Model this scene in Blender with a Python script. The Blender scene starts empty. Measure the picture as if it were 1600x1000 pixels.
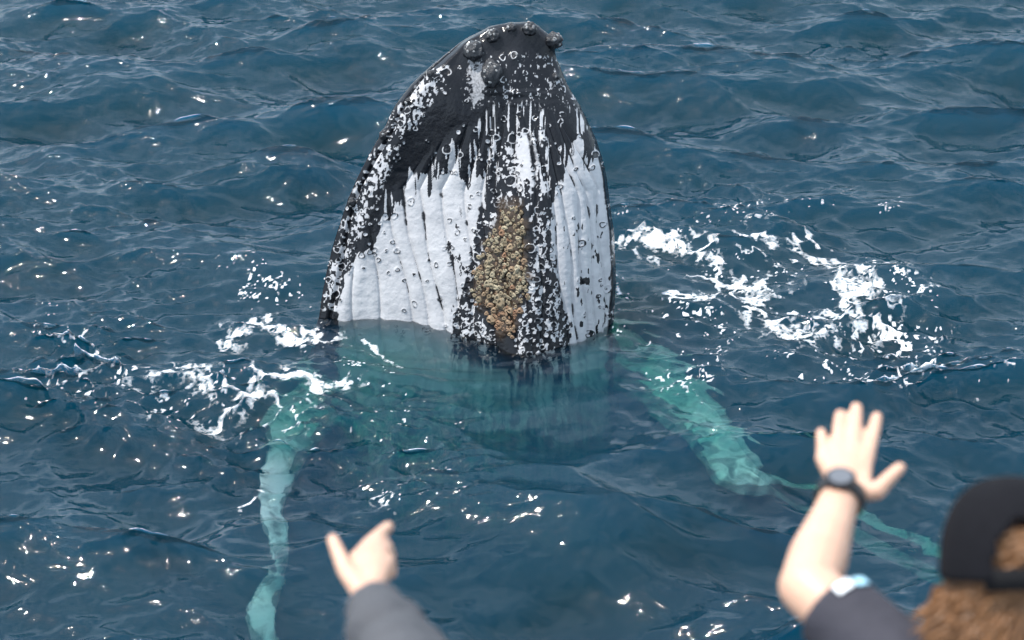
import bpy, bmesh, math, random
import numpy as np
from mathutils import Vector, Matrix

R = math.radians
rng = np.random.default_rng(7)
random.seed(7)
scn = bpy.context.scene
col = scn.collection

# ------------------------------------------------------------------ camera
CAM_H, PITCH, FPX = 6.4, 30.0, 2600.0           # metres above the sea, degrees down, focal length in photo pixels
cam_d = bpy.data.cameras.new('camera')
cam = bpy.data.objects.new('camera', cam_d)
col.objects.link(cam)
cam.location = (0, 0, CAM_H)
cam.rotation_euler = (R(90 - PITCH), 0, 0)
cam_d.sensor_width = 36
cam_d.lens = FPX / 1600 * 36
cam_d.clip_end = 6000
cam_d.dof.use_dof = True
cam_d.dof.focus_distance = 12.4
cam_d.dof.aperture_fstop = 3.3
scn.camera = cam

# ------------------------------------------------------------------ sky, sun, exposure
SUN_DIR = Vector((-0.42, 0.11, 0.90)).normalized()       # towards the sun
CLOUD = 2.1
w = bpy.data.worlds.new('World')
scn.world = w
w.use_nodes = True
nt = w.node_tree
nt.nodes.clear()
sky = nt.nodes.new('ShaderNodeTexSky')
sky.sky_type = 'NISHITA'
sky.sun_disc = False
sky.sun_elevation = math.asin(SUN_DIR.z)
sky.sun_rotation = math.atan2(SUN_DIR.x, SUN_DIR.y)
sky.altitude = 0
sky.air_density = 1.0
sky.dust_density = 2.0
sky.ozone_density = 1.0
bg = nt.nodes.new('ShaderNodeBackground')
bg.inputs['Strength'].default_value = 0.15
wo = nt.nodes.new('ShaderNodeOutputWorld')
nt.links.new(sky.outputs[0], bg.inputs[0])
# thin bright cloud over the whole dome
wtc = nt.nodes.new('ShaderNodeTexCoord')
wmp = nt.nodes.new('ShaderNodeMapping')
wmp.inputs['Scale'].default_value = (1.0, 1.0, 2.2)
nt.links.new(wtc.outputs['Generated'], wmp.inputs[0])
wn = nt.nodes.new('ShaderNodeTexNoise')
wn.inputs['Scale'].default_value = 2.6
wn.inputs['Detail'].default_value = 6
wn.inputs['Roughness'].default_value = 0.6
nt.links.new(wmp.outputs[0], wn.inputs['Vector'])
wr_ = nt.nodes.new('ShaderNodeMapRange')
wr_.inputs['From Min'].default_value = 0.36
wr_.inputs['From Max'].default_value = 0.66
wr_.inputs['To Min'].default_value = 0.08
wr_.inputs['To Max'].default_value = 0.92
nt.links.new(wn.outputs[0], wr_.inputs[0])
bg2 = nt.nodes.new('ShaderNodeBackground')
bg2.inputs['Color'].default_value = (0.72, 0.87, 1.0, 1)
bg2.inputs['Strength'].default_value = CLOUD
wmx = nt.nodes.new('ShaderNodeMixShader')
nt.links.new(wr_.outputs[0], wmx.inputs[0])
nt.links.new(bg.outputs[0], wmx.inputs[1])
nt.links.new(bg2.outputs[0], wmx.inputs[2])
nt.links.new(wmx.outputs[0], wo.inputs[0])
sun_d = bpy.data.lights.new('sun', 'SUN')
sun_d.energy = 4.5
sun_d.angle = R(0.53)
sun_d.color = (1.0, 0.955, 0.89)
sun = bpy.data.objects.new('sun', sun_d)
col.objects.link(sun)
sun.rotation_euler = (-SUN_DIR).to_track_quat('-Z', 'Y').to_euler()
sun.location = (0, 0, 40)
vs = scn.view_settings
vs.view_transform = 'Standard'
vs.look = 'None'
vs.gamma = 1
vs.exposure = 0.45
scn.cycles.use_denoising = True
scn.cycles.max_bounces = 8
scn.cycles.transparent_max_bounces = 16
scn.cycles.volume_bounces = 0
scn.cycles.caustics_reflective = False
scn.cycles.caustics_refractive = True
scn.cycles.sample_clamp_indirect = 6

# ------------------------------------------------------------------ helpers
CP, SP = math.cos(R(PITCH)), math.sin(R(PITCH))
FWD, UPV = np.array([0, CP, -SP]), np.array([0, SP, CP])
CAMP = np.array([0, 0, CAM_H])


def ray(u, v):
    return FWD + np.array([1.0, 0, 0]) * (u - 800) / FPX + UPV * (500 - v) / FPX


def on_level(u, v, z=0.0):
    """point of the horizontal level z that stands at measured photo position (u, v)"""
    d = ray(u, v)
    return CAMP + d * ((z - CAM_H) / d[2])


def at_depth(u, v, dist):
    return CAMP + ray(u, v) * dist


def hash2(ix, iy, seed):
    h = (ix.astype(np.int64) * 374761393 + iy.astype(np.int64) * 668265263 + seed * 2147483647) & 0xFFFFFFFF
    h = ((h ^ (h >> 13)) * 1274126177) & 0xFFFFFFFF
    return ((h ^ (h >> 16)) & 0xFFFF) / 65535.0


def vnoise(x, y, seed=0):
    ix, iy = np.floor(x), np.floor(y)
    fx, fy = x - ix, y - iy
    fx = fx * fx * fx * (fx * (fx * 6 - 15) + 10)
    fy = fy * fy * fy * (fy * (fy * 6 - 15) + 10)
    a, b = hash2(ix, iy, seed), hash2(ix + 1, iy, seed)
    c, d = hash2(ix, iy + 1, seed), hash2(ix + 1, iy + 1, seed)
    return (a + (b - a) * fx) * (1 - fy) + (c + (d - c) * fx) * fy


def fbm(x, y, seed=0, octaves=4, gain=0.5):
    s, a, t = 0, 1.0, 0
    for o in range(octaves):
        s = s + a * vnoise(x * 2 ** o + 17.3 * o, y * 2 ** o - 9.1 * o, seed + o)
        t += a
        a *= gain
    return s / t


def sstep(a, b, x):
    t = np.clip((x - a) / (b - a), 0, 1)
    return t * t * (3 - 2 * t)


def sdf_poly(px, py, poly):
    """signed distance, positive inside"""
    P = np.array(poly, float)
    d = np.full(px.shape, 1e18)
    ins = np.zeros(px.shape, bool)
    n = len(P)
    for i in range(n):
        a, b = P[i], P[(i + 1) % n]
        ex, ey = b - a
        wx, wy = px - a[0], py - a[1]
        t = np.clip((wx * ex + wy * ey) / (ex * ex + ey * ey), 0, 1)
        d = np.minimum(d, (wx - t * ex) ** 2 + (wy - t * ey) ** 2)
        c = (a[1] > py) != (b[1] > py)
        with np.errstate(divide='ignore', invalid='ignore'):
            xi = a[0] + (py - a[1]) * ex / (ey if ey != 0 else 1e-9)
        ins ^= c & (px < xi)
    d = np.sqrt(d)
    return np.where(ins, d, -d)


def dist_line(px, py, pts):
    d = np.full(px.shape, 1e18)
    for a, b in zip(pts[:-1], pts[1:]):
        ex, ey = b[0] - a[0], b[1] - a[1]
        wx, wy = px - a[0], py - a[1]
        t = np.clip((wx * ex + wy * ey) / (ex * ex + ey * ey), 0, 1)
        d = np.minimum(d, np.hypot(wx - t * ex, wy - t * ey))
    return d


def mesh_np(name, co, quads, smooth=True, tris=None):
    me = bpy.data.meshes.new(name)
    co = np.asarray(co, np.float32).reshape(-1, 3)
    quads = np.asarray(quads, np.int32).reshape(-1, 4)
    tris = np.zeros((0, 3), np.int32) if tris is None else np.asarray(tris, np.int32).reshape(-1, 3)
    me.vertices.add(len(co))
    me.vertices.foreach_set('co', co.ravel())
    nl = quads.size + tris.size
    me.loops.add(nl)
    me.loops.foreach_set('vertex_index', np.concatenate([quads.ravel(), tris.ravel()]).astype(np.int32))
    me.polygons.add(len(quads) + len(tris))
    st = np.concatenate([np.arange(len(quads)) * 4, quads.size + np.arange(len(tris)) * 3]).astype(np.int32)
    me.polygons.foreach_set('loop_start', st)
    me.update(calc_edges=True)
    me.validate()
    if smooth:
        me.polygons.foreach_set('use_smooth', np.ones(len(me.polygons), bool))
    return me


def grid_quads(nr, nc, wrap=False):
    i = np.arange(nr * nc).reshape(nr, nc)
    if wrap:
        j = np.roll(i, -1, axis=1)
        return np.stack([i[:-1], j[:-1], j[1:], i[1:]], -1).reshape(-1, 4)
    return np.stack([i[:-1, :-1], i[:-1, 1:], i[1:, 1:], i[1:, :-1]], -1).reshape(-1, 4)


def obj(name, me, material=None, parent=None):
    o = bpy.data.objects.new(name, me)
    col.objects.link(o)
    if material is not None and not me.materials:
        me.materials.append(material)
    if parent is not None:
        o.parent = parent
    return o


def tag(o, label, cat=None, group=None, kind=None):
    o['label'] = label
    if cat:
        o['category'] = cat
    if group:
        o['group'] = group
    if kind:
        o['kind'] = kind
    return o


def empty(name, loc):
    o = bpy.data.objects.new(name, None)
    col.objects.link(o)
    o.location = loc
    o.empty_display_size = 0.2
    return o


def bm_mesh(name, bm, smooth=True):
    me = bpy.data.meshes.new(name)
    bmesh.ops.recalc_face_normals(bm, faces=bm.faces)
    bm.to_mesh(me)
    bm.free()
    if smooth:
        me.polygons.foreach_set('use_smooth', np.ones(len(me.polygons), bool))
    return me


def new_mat(name):
    m = bpy.data.materials.new(name)
    m.use_nodes = True
    m.node_tree.nodes.clear()
    return m, m.node_tree.nodes, m.node_tree.links


def simple_mat(name, color, rough=0.5, noise=0.0, nscale=20, bump=0.0, bscale=60, sss=0.0, spec=0.5, metallic=0.0, bdist=0.01):
    m, N, L = new_mat(name)
    b = N.new('ShaderNodeBsdfPrincipled')
    out = N.new('ShaderNodeOutputMaterial')
    L.new(b.outputs[0], out.inputs[0])
    b.inputs['Base Color'].default_value = (*color, 1)
    b.inputs['Roughness'].default_value = rough
    b.inputs['Specular IOR Level'].default_value = spec
    b.inputs['Metallic'].default_value = metallic
    tc = N.new('ShaderNodeTexCoord')
    if noise:
        n = N.new('ShaderNodeTexNoise')
        n.inputs['Scale'].default_value = nscale
        n.inputs['Detail'].default_value = 5
        L.new(tc.outputs['Object'], n.inputs['Vector'])
        r = N.new('ShaderNodeMix')
        r.data_type = 'RGBA'
        r.inputs['A'].default_value = (*[c * (1 - noise) for c in color], 1)
        r.inputs['B'].default_value = (*[min(1, c * (1 + noise)) for c in color], 1)
        L.new(n.outputs[0], r.inputs['Factor'])
        L.new(r.outputs['Result'], b.inputs['Base Color'])
    if bump:
        n2 = N.new('ShaderNodeTexNoise')
        n2.inputs['Scale'].default_value = bscale
        n2.inputs['Detail'].default_value = 4
        L.new(tc.outputs['Object'], n2.inputs['Vector'])
        bp = N.new('ShaderNodeBump')
        bp.inputs['Strength'].default_value = bump
        bp.inputs['Distance'].default_value = bdist
        L.new(n2.outputs[0], bp.inputs['Height'])
        L.new(bp.outputs[0], b.inputs['Normal'])
    if sss:
        b.inputs['Subsurface Weight'].default_value = sss
        b.inputs['Subsurface Radius'].default_value = (1.0, 0.35, 0.2)
        b.inputs['Subsurface Scale'].default_value = 0.012
    return m


# ================================================================== THE SEA
TILE, NT = 20.48, 1024
k1 = np.fft.fftfreq(NT, TILE / NT) * 2 * np.pi
KX, KY = np.meshgrid(k1, k1)
K = np.hypot(KX, KY)
K[0, 0] = 1.0
TH = np.arctan2(KY, KX)


def directional(t0, p):
    return np.maximum(np.cos(TH - t0), 0) ** p


wr = np.random.default_rng(21)
noise_c = wr.standard_normal((NT, NT)) + 1j * wr.standard_normal((NT, NT))


def field(amp):
    A = amp * noise_c
    A[0, 0] = 0
    h = np.fft.ifft2(A).real
    s = h.std()
    dx = np.fft.ifft2(-1j * KX / K * A).real
    dy = np.fft.ifft2(-1j * KY / K * A).real
    return h / s, dx / s, dy / s


LAM = 2 * np.pi / K
spread = 1.0 * directional(R(66), 7) + 0.9 * directional(R(108), 9) + 0.45 * directional(R(90), 2) + 0.07
swell = K ** -2.35 * np.exp(-(2 * np.pi / 2.2 / K) ** 2) * spread * sstep(0.22, 0.42, LAM)
ripple = K ** -1.75 * (1 - sstep(0.22, 0.42, LAM)) * np.exp(-(K * 0.012) ** 2) * (spread + 0.3)
LH, LDX, LDY = field(swell)
SH, SDX, SDY = field(ripple)
SWELL_H, RIP_H = 0.068, 0.0070


def bil(F, x, y):
    fx, fy = x / TILE * NT, y / TILE * NT
    ix, iy = np.floor(fx).astype(int), np.floor(fy).astype(int)
    ax, ay = fx - ix, fy - iy
    x0, x1, y0, y1 = ix % NT, (ix + 1) % NT, iy % NT, (iy + 1) % NT
    return (F[y0, x0] * (1 - ax) + F[y0, x1] * ax) * (1 - ay) + (F[y1, x0] * (1 - ax) + F[y1, x1] * ax) * ay


WHALE_C = on_level(725, 489)                    # where the whale's axis meets the water
CALM_C = on_level(730, 660)
GLINTS = [(on_level(95, 560), 0.42, 3.2), (on_level(110, 620), 0.35, 2.6), (on_level(330, 625), 0.7, 1.6), (on_level(1430, 560), 0.5, 2.4), (on_level(620, 700), 0.5, 1.5), (on_level(450, 690), 0.45, 1.7), (on_level(1080, 650), 0.4, 1.3),
          (on_level(1130, 330), 0.8, 1.2), (on_level(200, 490), 0.4, 1.5), (on_level(700, 740), 0.4, 1.2)]


def sea(x, y):
    """(x, y) of the undisturbed sheet -> position on the wavy surface"""
    x, y = np.asarray(x, float), np.asarray(y, float)
    dw = np.hypot((x - WHALE_C[0]) / 1.5, (y - WHALE_C[1]) / 1.1)
    lw = 0.35 + 0.65 * sstep(0.8, 2.4, dw)
    dc = np.hypot((x - CALM_C[0]) / 1.1, (y - CALM_C[1]) / 1.5)
    sw = 0.3 + 0.7 * sstep(0.6, 1.5, dc)
    sw = sw * (0.55 + 0.75 * vnoise(x / 1.7 + 4, y / 1.2, 91))
    for c, r, g in GLINTS:
        sw = sw + g * np.exp(-(((x - c[0]) / r) ** 2 + ((y - c[1]) / (r * 1.3)) ** 2))
    far = 1 - sstep(25, 90, np.hypot(x, y - 10))
    a, b = SWELL_H * lw * (0.25 + 0.75 * far), RIP_H * sw * far
    # little rings pushed out by the whale
    rr = np.hypot((x - WHALE_C[0]) / 1.12, (y - WHALE_C[1] + 0.05) / 0.5)
    ring = 0.010 * np.sin(rr * 17) * np.exp(-((rr - 1.35) / 0.45) ** 2)
    px = x - 1.0 * a * bil(LDX, x, y) - 0.8 * b * bil(SDX, x, y)
    py = y - 1.0 * a * bil(LDY, x, y) - 0.8 * b * bil(SDY, x, y)
    return px, py, a * bil(LH, x, y) + b * bil(SH, x, y) + ring


def axis(dense0, dense1, step, lo, hi):
    mid = np.arange(dense0, dense1 + 1e-6, step)

    def tail(start, end):
        out, p, s, sg = [], start, step, np.sign(end - start)
        while (end - p) * sg > 0:
            s *= 1.22
            p = p + sg * s
            out.append(p)
        out[-1] = end
        return np.array(out)
    return np.concatenate([tail(dense0, lo)[::-1], mid, tail(dense1, hi)])


gx = axis(-7.6, 7.6, 0.0200, -1500, 1500)
gy = axis(6.2, 20.2, 0.0200, -1500, 3000)
X, Y = np.meshgrid(gx, gy)
wx, wy, wz = sea(X, Y)
nr, nc = X.shape
top = np.stack([wx, wy, wz], -1).reshape(-1, 3)
q = grid_quads(nr, nc)
idx = np.arange(nr * nc).reshape(nr, nc)
loop = np.concatenate([idx[0, :], idx[1:, -1], idx[-1, -2::-1], idx[-2:0:-1, 0]])
skirt = top[loop].copy()
skirt[:, 2] = -40
nb = len(top)
m = len(loop)
s_i = nb + np.arange(m)
side = np.stack([np.roll(loop, -1), loop, s_i, np.roll(s_i, -1)], -1)
co = np.concatenate([top, skirt, [[0, 0, -40]]])
btri = np.stack([np.roll(s_i, -1), s_i, np.full(m, nb + m)], -1)
sea_me = mesh_np('sea', co, np.concatenate([q, side]), True, btri)

m_sea, N, L = new_mat('sea_water')
out = N.new('ShaderNodeOutputMaterial')
tc = N.new('ShaderNodeTexCoord')
mp = N.new('ShaderNodeMapping')
mp.inputs['Scale'].default_value = (1.0, 1.35, 1.0)
L.new(tc.outputs['Object'], mp.inputs[0])
n1 = N.new('ShaderNodeTexNoise')
n1.inputs['Scale'].default_value = 11
n1.inputs['Detail'].default_value = 4
n1.inputs['Roughness'].default_value = 0.5
n1.inputs['Distortion'].default_value = 0.6
L.new(mp.outputs[0], n1.inputs['Vector'])
n2 = N.new('ShaderNodeTexNoise')
n2.inputs['Scale'].default_value = 0.8
n2.inputs['Detail'].default_value = 2
L.new(mp.outputs[0], n2.inputs['Vector'])
mr = N.new('ShaderNodeMapRange')
mr.inputs['From Min'].default_value = 0.38
mr.inputs['From Max'].default_value = 0.7
mr.inputs['To Min'].default_value = 0.2
mr.inputs['To Max'].default_value = 0.8
L.new(n2.outputs[0], mr.inputs[0])
bp = N.new('ShaderNodeBump')
bp.inputs['Distance'].default_value = 0.012
L.new(mr.outputs[0], bp.inputs['Strength'])
L.new(n1.outputs[0], bp.inputs['Height'])
fr = N.new('ShaderNodeFresnel')
fr.inputs['IOR'].default_value = 1.36
L.new(bp.outputs[0], fr.inputs['Normal'])
gl = N.new('ShaderNodeBsdfGlossy')
gl.inputs['Roughness'].default_value = 0.03
L.new(bp.outputs[0], gl.inputs['Normal'])
tr = N.new('ShaderNodeBsdfTransparent')
rf = N.new('ShaderNodeBsdfRefraction')
rf.inputs['IOR'].default_value = 1.33
rf.inputs['Roughness'].default_value = 0.05
L.new(bp.outputs[0], rf.inputs['Normal'])
tm = N.new('ShaderNodeMixShader')
tm.inputs[0].default_value = 0.68
L.new(tr.outputs[0], tm.inputs[1])
L.new(rf.outputs[0], tm.inputs[2])
mx = N.new('ShaderNodeMixShader')
L.new(fr.outputs[0], mx.inputs[0])
L.new(tm.outputs[0], mx.inputs[1])
L.new(gl.outputs[0], mx.inputs[2])
L.new(mx.outputs[0], out.inputs['Surface'])
va = N.new('ShaderNodeVolumeAbsorption')      # absorbs (1-c)*density per metre
va.inputs['Color'].default_value = (0.0, 0.74, 0.87, 1)
va.inputs['Density'].default_value = 2.1
vsn = N.new('ShaderNodeVolumeScatter')
vsn.inputs['Color'].default_value = (0.04, 0.32, 0.80, 1)
vsn.inputs['Density'].default_value = 1.32
vsn.inputs['Anisotropy'].default_value = 0.0
ad = N.new('ShaderNodeAddShader')
L.new(va.outputs[0], ad.inputs[0])
L.new(vsn.outputs[0], ad.inputs[1])
L.new(ad.outputs[0], out.inputs['Volume'])
sea_o = obj('sea', sea_me, m_sea)
sea_o.cycles.is_caustics_caster = True
sun_d.cycles.is_caustics_light = True
tag(sea_o, 'deep blue choppy sea water with glinting ripples around the whale', None, None, 'structure')

# ================================================================== THE WHALE
LEAN = 22.0
CL, SL = math.cos(R(LEAN)), math.sin(R(LEAN))
W0 = WHALE_C.copy()
AX = np.array([0, SL, CL])                        # up along the whale
VN = np.array([0, -CL, SL])                       # out of its belly, towards the boat


def on_whale_plane(u, v):
    d = ray(u, v)
    t = np.dot(W0 - CAMP, VN) / np.dot(d, VN)
    p = CAMP + d * t - W0
    return p[0], np.dot(p, AX)


outline = [(36, 803, 824), (38, 785, 834), (42, 768, 842), (48, 754, 848), (57, 737, 855), (68, 718, 860), (85, 695, 867), (105, 671, 875), (130, 645, 886), (165, 617, 906),
           (205, 597, 924), (250, 572, 939), (295, 551, 948), (340, 534, 954), (390, 518, 959), (440, 507, 960), (485, 500, 957), (540, 492, 955)]
rows = []
for v, a, b in outline:
    xl, t = on_whale_plane(a, v)
    xr, _ = on_whale_plane(b, v)
    rows.append((t, xl, xr))
rows = rows[::-1]
rows = [(-9.3, -0.22, 0.16), (-7.5, -0.42, 0.38), (-5.5, -0.86, 0.82), (-3.6, -1.2, 1.18), (-2.2, -1.27, 1.25), (-1.0, -1.22, 1.2)] + rows
TT = np.array([r[0] for r in rows])
T_TOP = TT[-1]


def pchip(x, xs, ys):
    h = np.diff(xs)
    d = np.diff(ys) / h
    mm = np.zeros_like(ys)
    mm[1:-1] = np.where(d[:-1] * d[1:] > 0, 2 * d[:-1] * d[1:] / (d[:-1] + d[1:] + 1e-12), 0)
    mm[0], mm[-1] = d[0], d[-1]
    i = np.clip(np.searchsorted(xs, x) - 1, 0, len(h) - 1)
    t = (x - xs[i]) / h[i]
    t = np.clip(t, 0, 1)
    return ((1 + 2 * t) * (1 - t) ** 2 * ys[i] + t * (1 - t) ** 2 * h[i] * mm[i] + t * t * (3 - 2 * t) * ys[i + 1] + t * t * (t - 1) * h[i] * mm[i + 1])


XLs, XRs = np.array([r[1] for r in rows]), np.array([r[2] for r in rows])


def width_at(T):
    return pchip(T, TT, XLs), pchip(T, TT, XRs)


KEEL_S = np.array([-1, -0.93, -0.8, -0.55, -0.15, 0.15, 0.45, 0.7, 0.9, 0.97, 1.0])
KEEL_D = np.array([0.0, 0.045, 0.085, 0.16, 0.37, 0.62, 1.0, 0.83, 0.46, 0.25, 0.0])


def front_depth(s, T):
    """the throat is a wedge: flat cheek on one side, keel off centre, short far side"""
    s, T = np.broadcast_arrays(s, T)
    xl, xr = width_at(T)
    a = (xr - xl) / 2
    wedge = pchip(s.ravel(), KEEL_S, KEEL_D).reshape(s.shape)
    roundd = np.power(np.clip(1 - np.abs(s) ** 2.4, 0, 1), 0.55)
    up = sstep(0.9, 2.0, T)                     # the chin is rounder
    dn = sstep(-0.2, -1.6, T)
    D = 0.46 * a
    d = D * (wedge * (1 - up) + 0.8 * roundd * up)
    d = d * (1 - dn) + dn * 0.85 * a * roundd
    lip = 0.022 * np.exp(-((s + 0.80) / 0.09) ** 2) * sstep(2.3, 1.9, T) * sstep(-.3, .2, T)
    return d + lip


def back_depth(s, T):
    xl, xr = width_at(T)
    a = (xr - xl) / 2
    bb = 0.42 * a + 0.55 * a * sstep(0.6, -1.6, T)
    return bb * np.power(np.clip(1 - np.abs(s) ** 2.2, 0, 1), 0.6)


Tfine = np.arange(-0.35, T_TOP - 0.02, 0.0062)
Trow = np.concatenate([np.linspace(-9.3, -0.36, 70), Tfine, T_TOP - 0.02 + 0.02 * np.sin(np.linspace(0.1, 1, 8) * np.pi / 2)])
NF, NB = 430, 60
phf = np.linspace(-np.pi / 2, np.pi / 2, NF)
s_f = np.sin(phf * 0.999)
# even out the columns a bit in x
s_f = 0.55 * s_f + 0.45 * np.linspace(-1, 1, NF)
s_f[0], s_f[-1] = -1, 1
s_b = np.sin(np.linspace(np.pi / 2, -np.pi / 2, NB + 2))[1:-1]
S = np.concatenate([s_f, s_b])[None, :].repeat(len(Trow), 0)
T = Trow[:, None].repeat(S.shape[1], 1)
isf = np.concatenate([np.ones(NF), np.zeros(NB)])[None, :].repeat(len(Trow), 0).astype(bool)
xl, xr = width_at(T)
PX = (xl + xr) / 2 + S * (xr - xl) / 2
PD = np.where(isf, front_depth(S, T), -back_depth(S, T))
# chart on the belly: 5 mm units, so that skin marks can be placed by measurement
Q = 724 + 207.0 * PX
V = 504 - 211.5 * T

GROOVE = [(548, 545), (590, 572), (640, 600), (665, 625), (689, 652), (716, 690), (742, 728), (772, 752), (800, 775), (826, 808), (848, 838), (883, 860), (900, 880), (915, 900), (932, 918), (948, 934)]


def groove_u(ub, ut, v):
    f = (500 - v) / 200.0
    low = ub + (ut - ub) * f
    top = 800 + (ut - 800) * np.clip(1 - (f - 1) * 0.75, 0.25, 1)
    return np.where(f <= 1, low, top) + 3 * np.sin(v / 31 + ub)


gdist = np.full(Q.shape, 1e3)
for ub, ut in GROOVE:
    gdist = np.minimum(gdist, np.abs(Q - groove_u(ub, ut, V)))
belly_zone = sstep(150, 230, V) * isf
lip_line = [(770, 150), (740, 190), (690, 225), (640, 275), (600, 320), (565, 385), (535, 440), (522, 500), (522, 620)]
lipd = sdf_poly(Q, V, lip_line + [(980, 620), (980, 180), (900, 160), (840, 140)])
belly_zone = belly_zone * sstep(-6, 14, lipd)

# ---- white and black skin
streak = fbm(Q / 7.0, V / 75.0, 5, 3) - 0.5
wob = fbm(Q / 16.0, V / 16.0, 9, 4) - 0.5
fine = fbm(Q / 3.5, V / 5.0, 15, 2) - 0.5
Pl = [(524, 500), (535, 440), (556, 408), (588, 385), (598, 335), (618, 300), (640, 285), (670, 262), (700, 240), (722, 240), (745, 270), (765, 310), (770, 345), (752, 390), (736, 430), (724, 470), (714, 530), (714, 900), (524, 900)]
Pr = [(862, 330), (858, 400), (868, 440), (880, 490), (888, 545), (888, 900), (1000, 900), (1000, 400), (966, 310), (950, 235), (925, 212), (905, 226), (890, 246), (874, 280)]
Pc = [(812, 205), (842, 205), (848, 250), (842, 290), (815, 300), (802, 280), (808, 240)]
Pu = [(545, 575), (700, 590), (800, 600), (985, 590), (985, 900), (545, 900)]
Pm = [(738, 100), (755, 98), (768, 130), (762, 150), (742, 168), (733, 140)]
Vw = V + (streak * 120 - 20) * sstep(430, 330, V)
f_l = sdf_poly(Q, Vw, Pl) + wob * 16
f_r = sdf_poly(Q, Vw, Pr) + wob * 16
f_c = sdf_poly(Q, V + streak * 40, Pc) + wob * 34 + fine * 18
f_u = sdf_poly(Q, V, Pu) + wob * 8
f_m = sdf_poly(Q, V, Pm) + wob * 20 + fine * 16
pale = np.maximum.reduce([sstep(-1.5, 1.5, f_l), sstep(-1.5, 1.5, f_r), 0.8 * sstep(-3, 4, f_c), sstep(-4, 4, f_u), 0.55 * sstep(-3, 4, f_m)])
# white streaks between the pleats in the black throat
thr = sstep(150, 175, V) * sstep(330, 280, V) * sstep(0, 14, lipd) * sstep(985, 940, Q)
st2 = fbm(Q / 3.2 + 0.006 * (V - 200) * np.sign(Q - 800), V / 48.0, 33, 2)
pale = np.maximum(pale, thr * sstep(0.66, 0.70, st2))
# mottled dark bands either side of the barnacle patch
Pb1 = [(752, 330), (785, 330), (765, 390), (750, 430), (745, 470), (765, 525), (790, 600), (705, 600), (712, 510), (724, 460), (738, 420)]
Pb2 = [(828, 330), (858, 330), (856, 400), (868, 440), (884, 495), (896, 610), (800, 610), (812, 500), (826, 440), (836, 380)]
Pb3 = [(770, 215), (860, 215), (866, 330), (760, 330)]
mott = fbm(Q / 5.0, V / 6.5, 41, 3)
bs = np.maximum.reduce([sstep(-4, 3, sdf_poly(Q, V, P_) + wob * 14) for P_ in (Pb1, Pb2)])
pale = pale * (1 - bs) + bs * 0.9 * sstep(0.56, 0.60, mott)
b3 = sstep(-4, 4, sdf_poly(Q, V, Pb3) + wob * 10)
pale = np.maximum(pale, b3 * 0.85 * sstep(0.60, 0.64, mott))
# pleat lines: dark where the skin is white, broken along their length
brk = fbm(Q / 30.0, V / 22.0, 52, 3)
topw = sstep(400, 300, V)
gl_dark = np.exp(-(gdist / (0.75 + 1.6 * sstep(0.58, 0.8, brk) + 3.4 * topw * sstep(890, 850, Q) * sstep(0.36, 0.66, brk))) ** 2) * sstep(0.40, 0.66, brk) * belly_zone * sstep(575, 545, V)
pale = pale * (1 - 0.8 * gl_dark)
pale = pale * (1 - 0.8 * sstep(0.70, 0.735, fbm(Q / 5.5, V / 17.0, 61, 3)) * sstep(300, 360, V) * sstep(660, 720, Q) * sstep(575, 545, V))
# speckled strip along the jaw
Pj = [(705, 100), (660, 126), (622, 172), (590, 230), (556, 300), (526, 370), (505, 440), (498, 495), (524, 498), (538, 430), (572, 350), (606, 280), (638, 215), (668, 170), (700, 140)]
jaw = sstep(-8, 8, sdf_poly(Q, V, Pj) + wob * 18)
spk = 0.6 * fbm(Q / 3.6, V / 4.8, 71, 3) + 0.4 * fbm(Q / 13.0, V / 17.0, 73, 3)
pale = np.maximum(pale, jaw * sstep(0.53, 0.57, spk) * 0.95)
# right edge of the jaw, thin speckle
edge_r = sstep(0.945, 0.975, S) * isf * sstep(120, 200, V)
pale = pale * (1 - edge_r) + edge_r * 0.6 * sstep(0.62, 0.66, spk)
# fine pale flecks on the chin
chin = sstep(70, 95, V) * sstep(205, 150, V) * sstep(705, 735, Q) * isf
pale = np.maximum(pale, chin * 0.6 * sstep(0.67, 0.71, fbm(Q / 3.4, V / 5.0, 81, 3)))
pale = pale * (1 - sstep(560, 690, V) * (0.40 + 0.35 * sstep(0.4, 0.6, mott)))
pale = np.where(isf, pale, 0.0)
rust = sstep(-12, 8, sdf_poly(Q, V, [(786, 318), (808, 318), (822, 350), (822, 385), (826, 430), (822, 465), (808, 495), (800, 525), (782, 525), (772, 495), (748, 475), (744, 440), (758, 400), (772, 360)]) + wob * 26) * isf

# ---- relief
disp = -0.012 * np.exp(-(gdist / 1.7) ** 2) * belly_zone + 0.012 * (1 - np.exp(-(gdist / 7.0) ** 2)) * belly_zone
disp = disp + 0.012 * (fbm(Q / 40.0, V / 40.0, 101, 3) - 0.5) * isf + 0.004 * (fbm(Q / 7.0, V / 7.0, 103, 3) - 0.5) * isf
# mouth line close to the left edge of the jaw
mouth = np.abs(S + 0.925 + 0.02 * np.sin(V / 40))
disp = disp - 0.030 * np.exp(-(mouth / 0.013) ** 2) * isf * sstep(60, 110, V) * sstep(560, 500, V)
disp = disp + rust * (0.012 * fbm(Q / 4.0, V / 4.0, 121, 3) + 0.008 * fbm(Q / 11.0, V / 11.0, 123, 2))      # crusty growth
# chin folds
fold = np.sin(V / 2.6 + 3 * fbm(Q / 25.0, V / 25.0, 107, 2)) * np.exp(-(((Q - 825) / 42) ** 2 + ((V - 152) / 13) ** 2))
disp = disp + 0.007 * fold * isf
disp = disp + 0.035 * np.exp(-(((Q - 800) / 26) ** 2 + ((V - 122) / 45) ** 2)) * isf      # snout ridge

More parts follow.
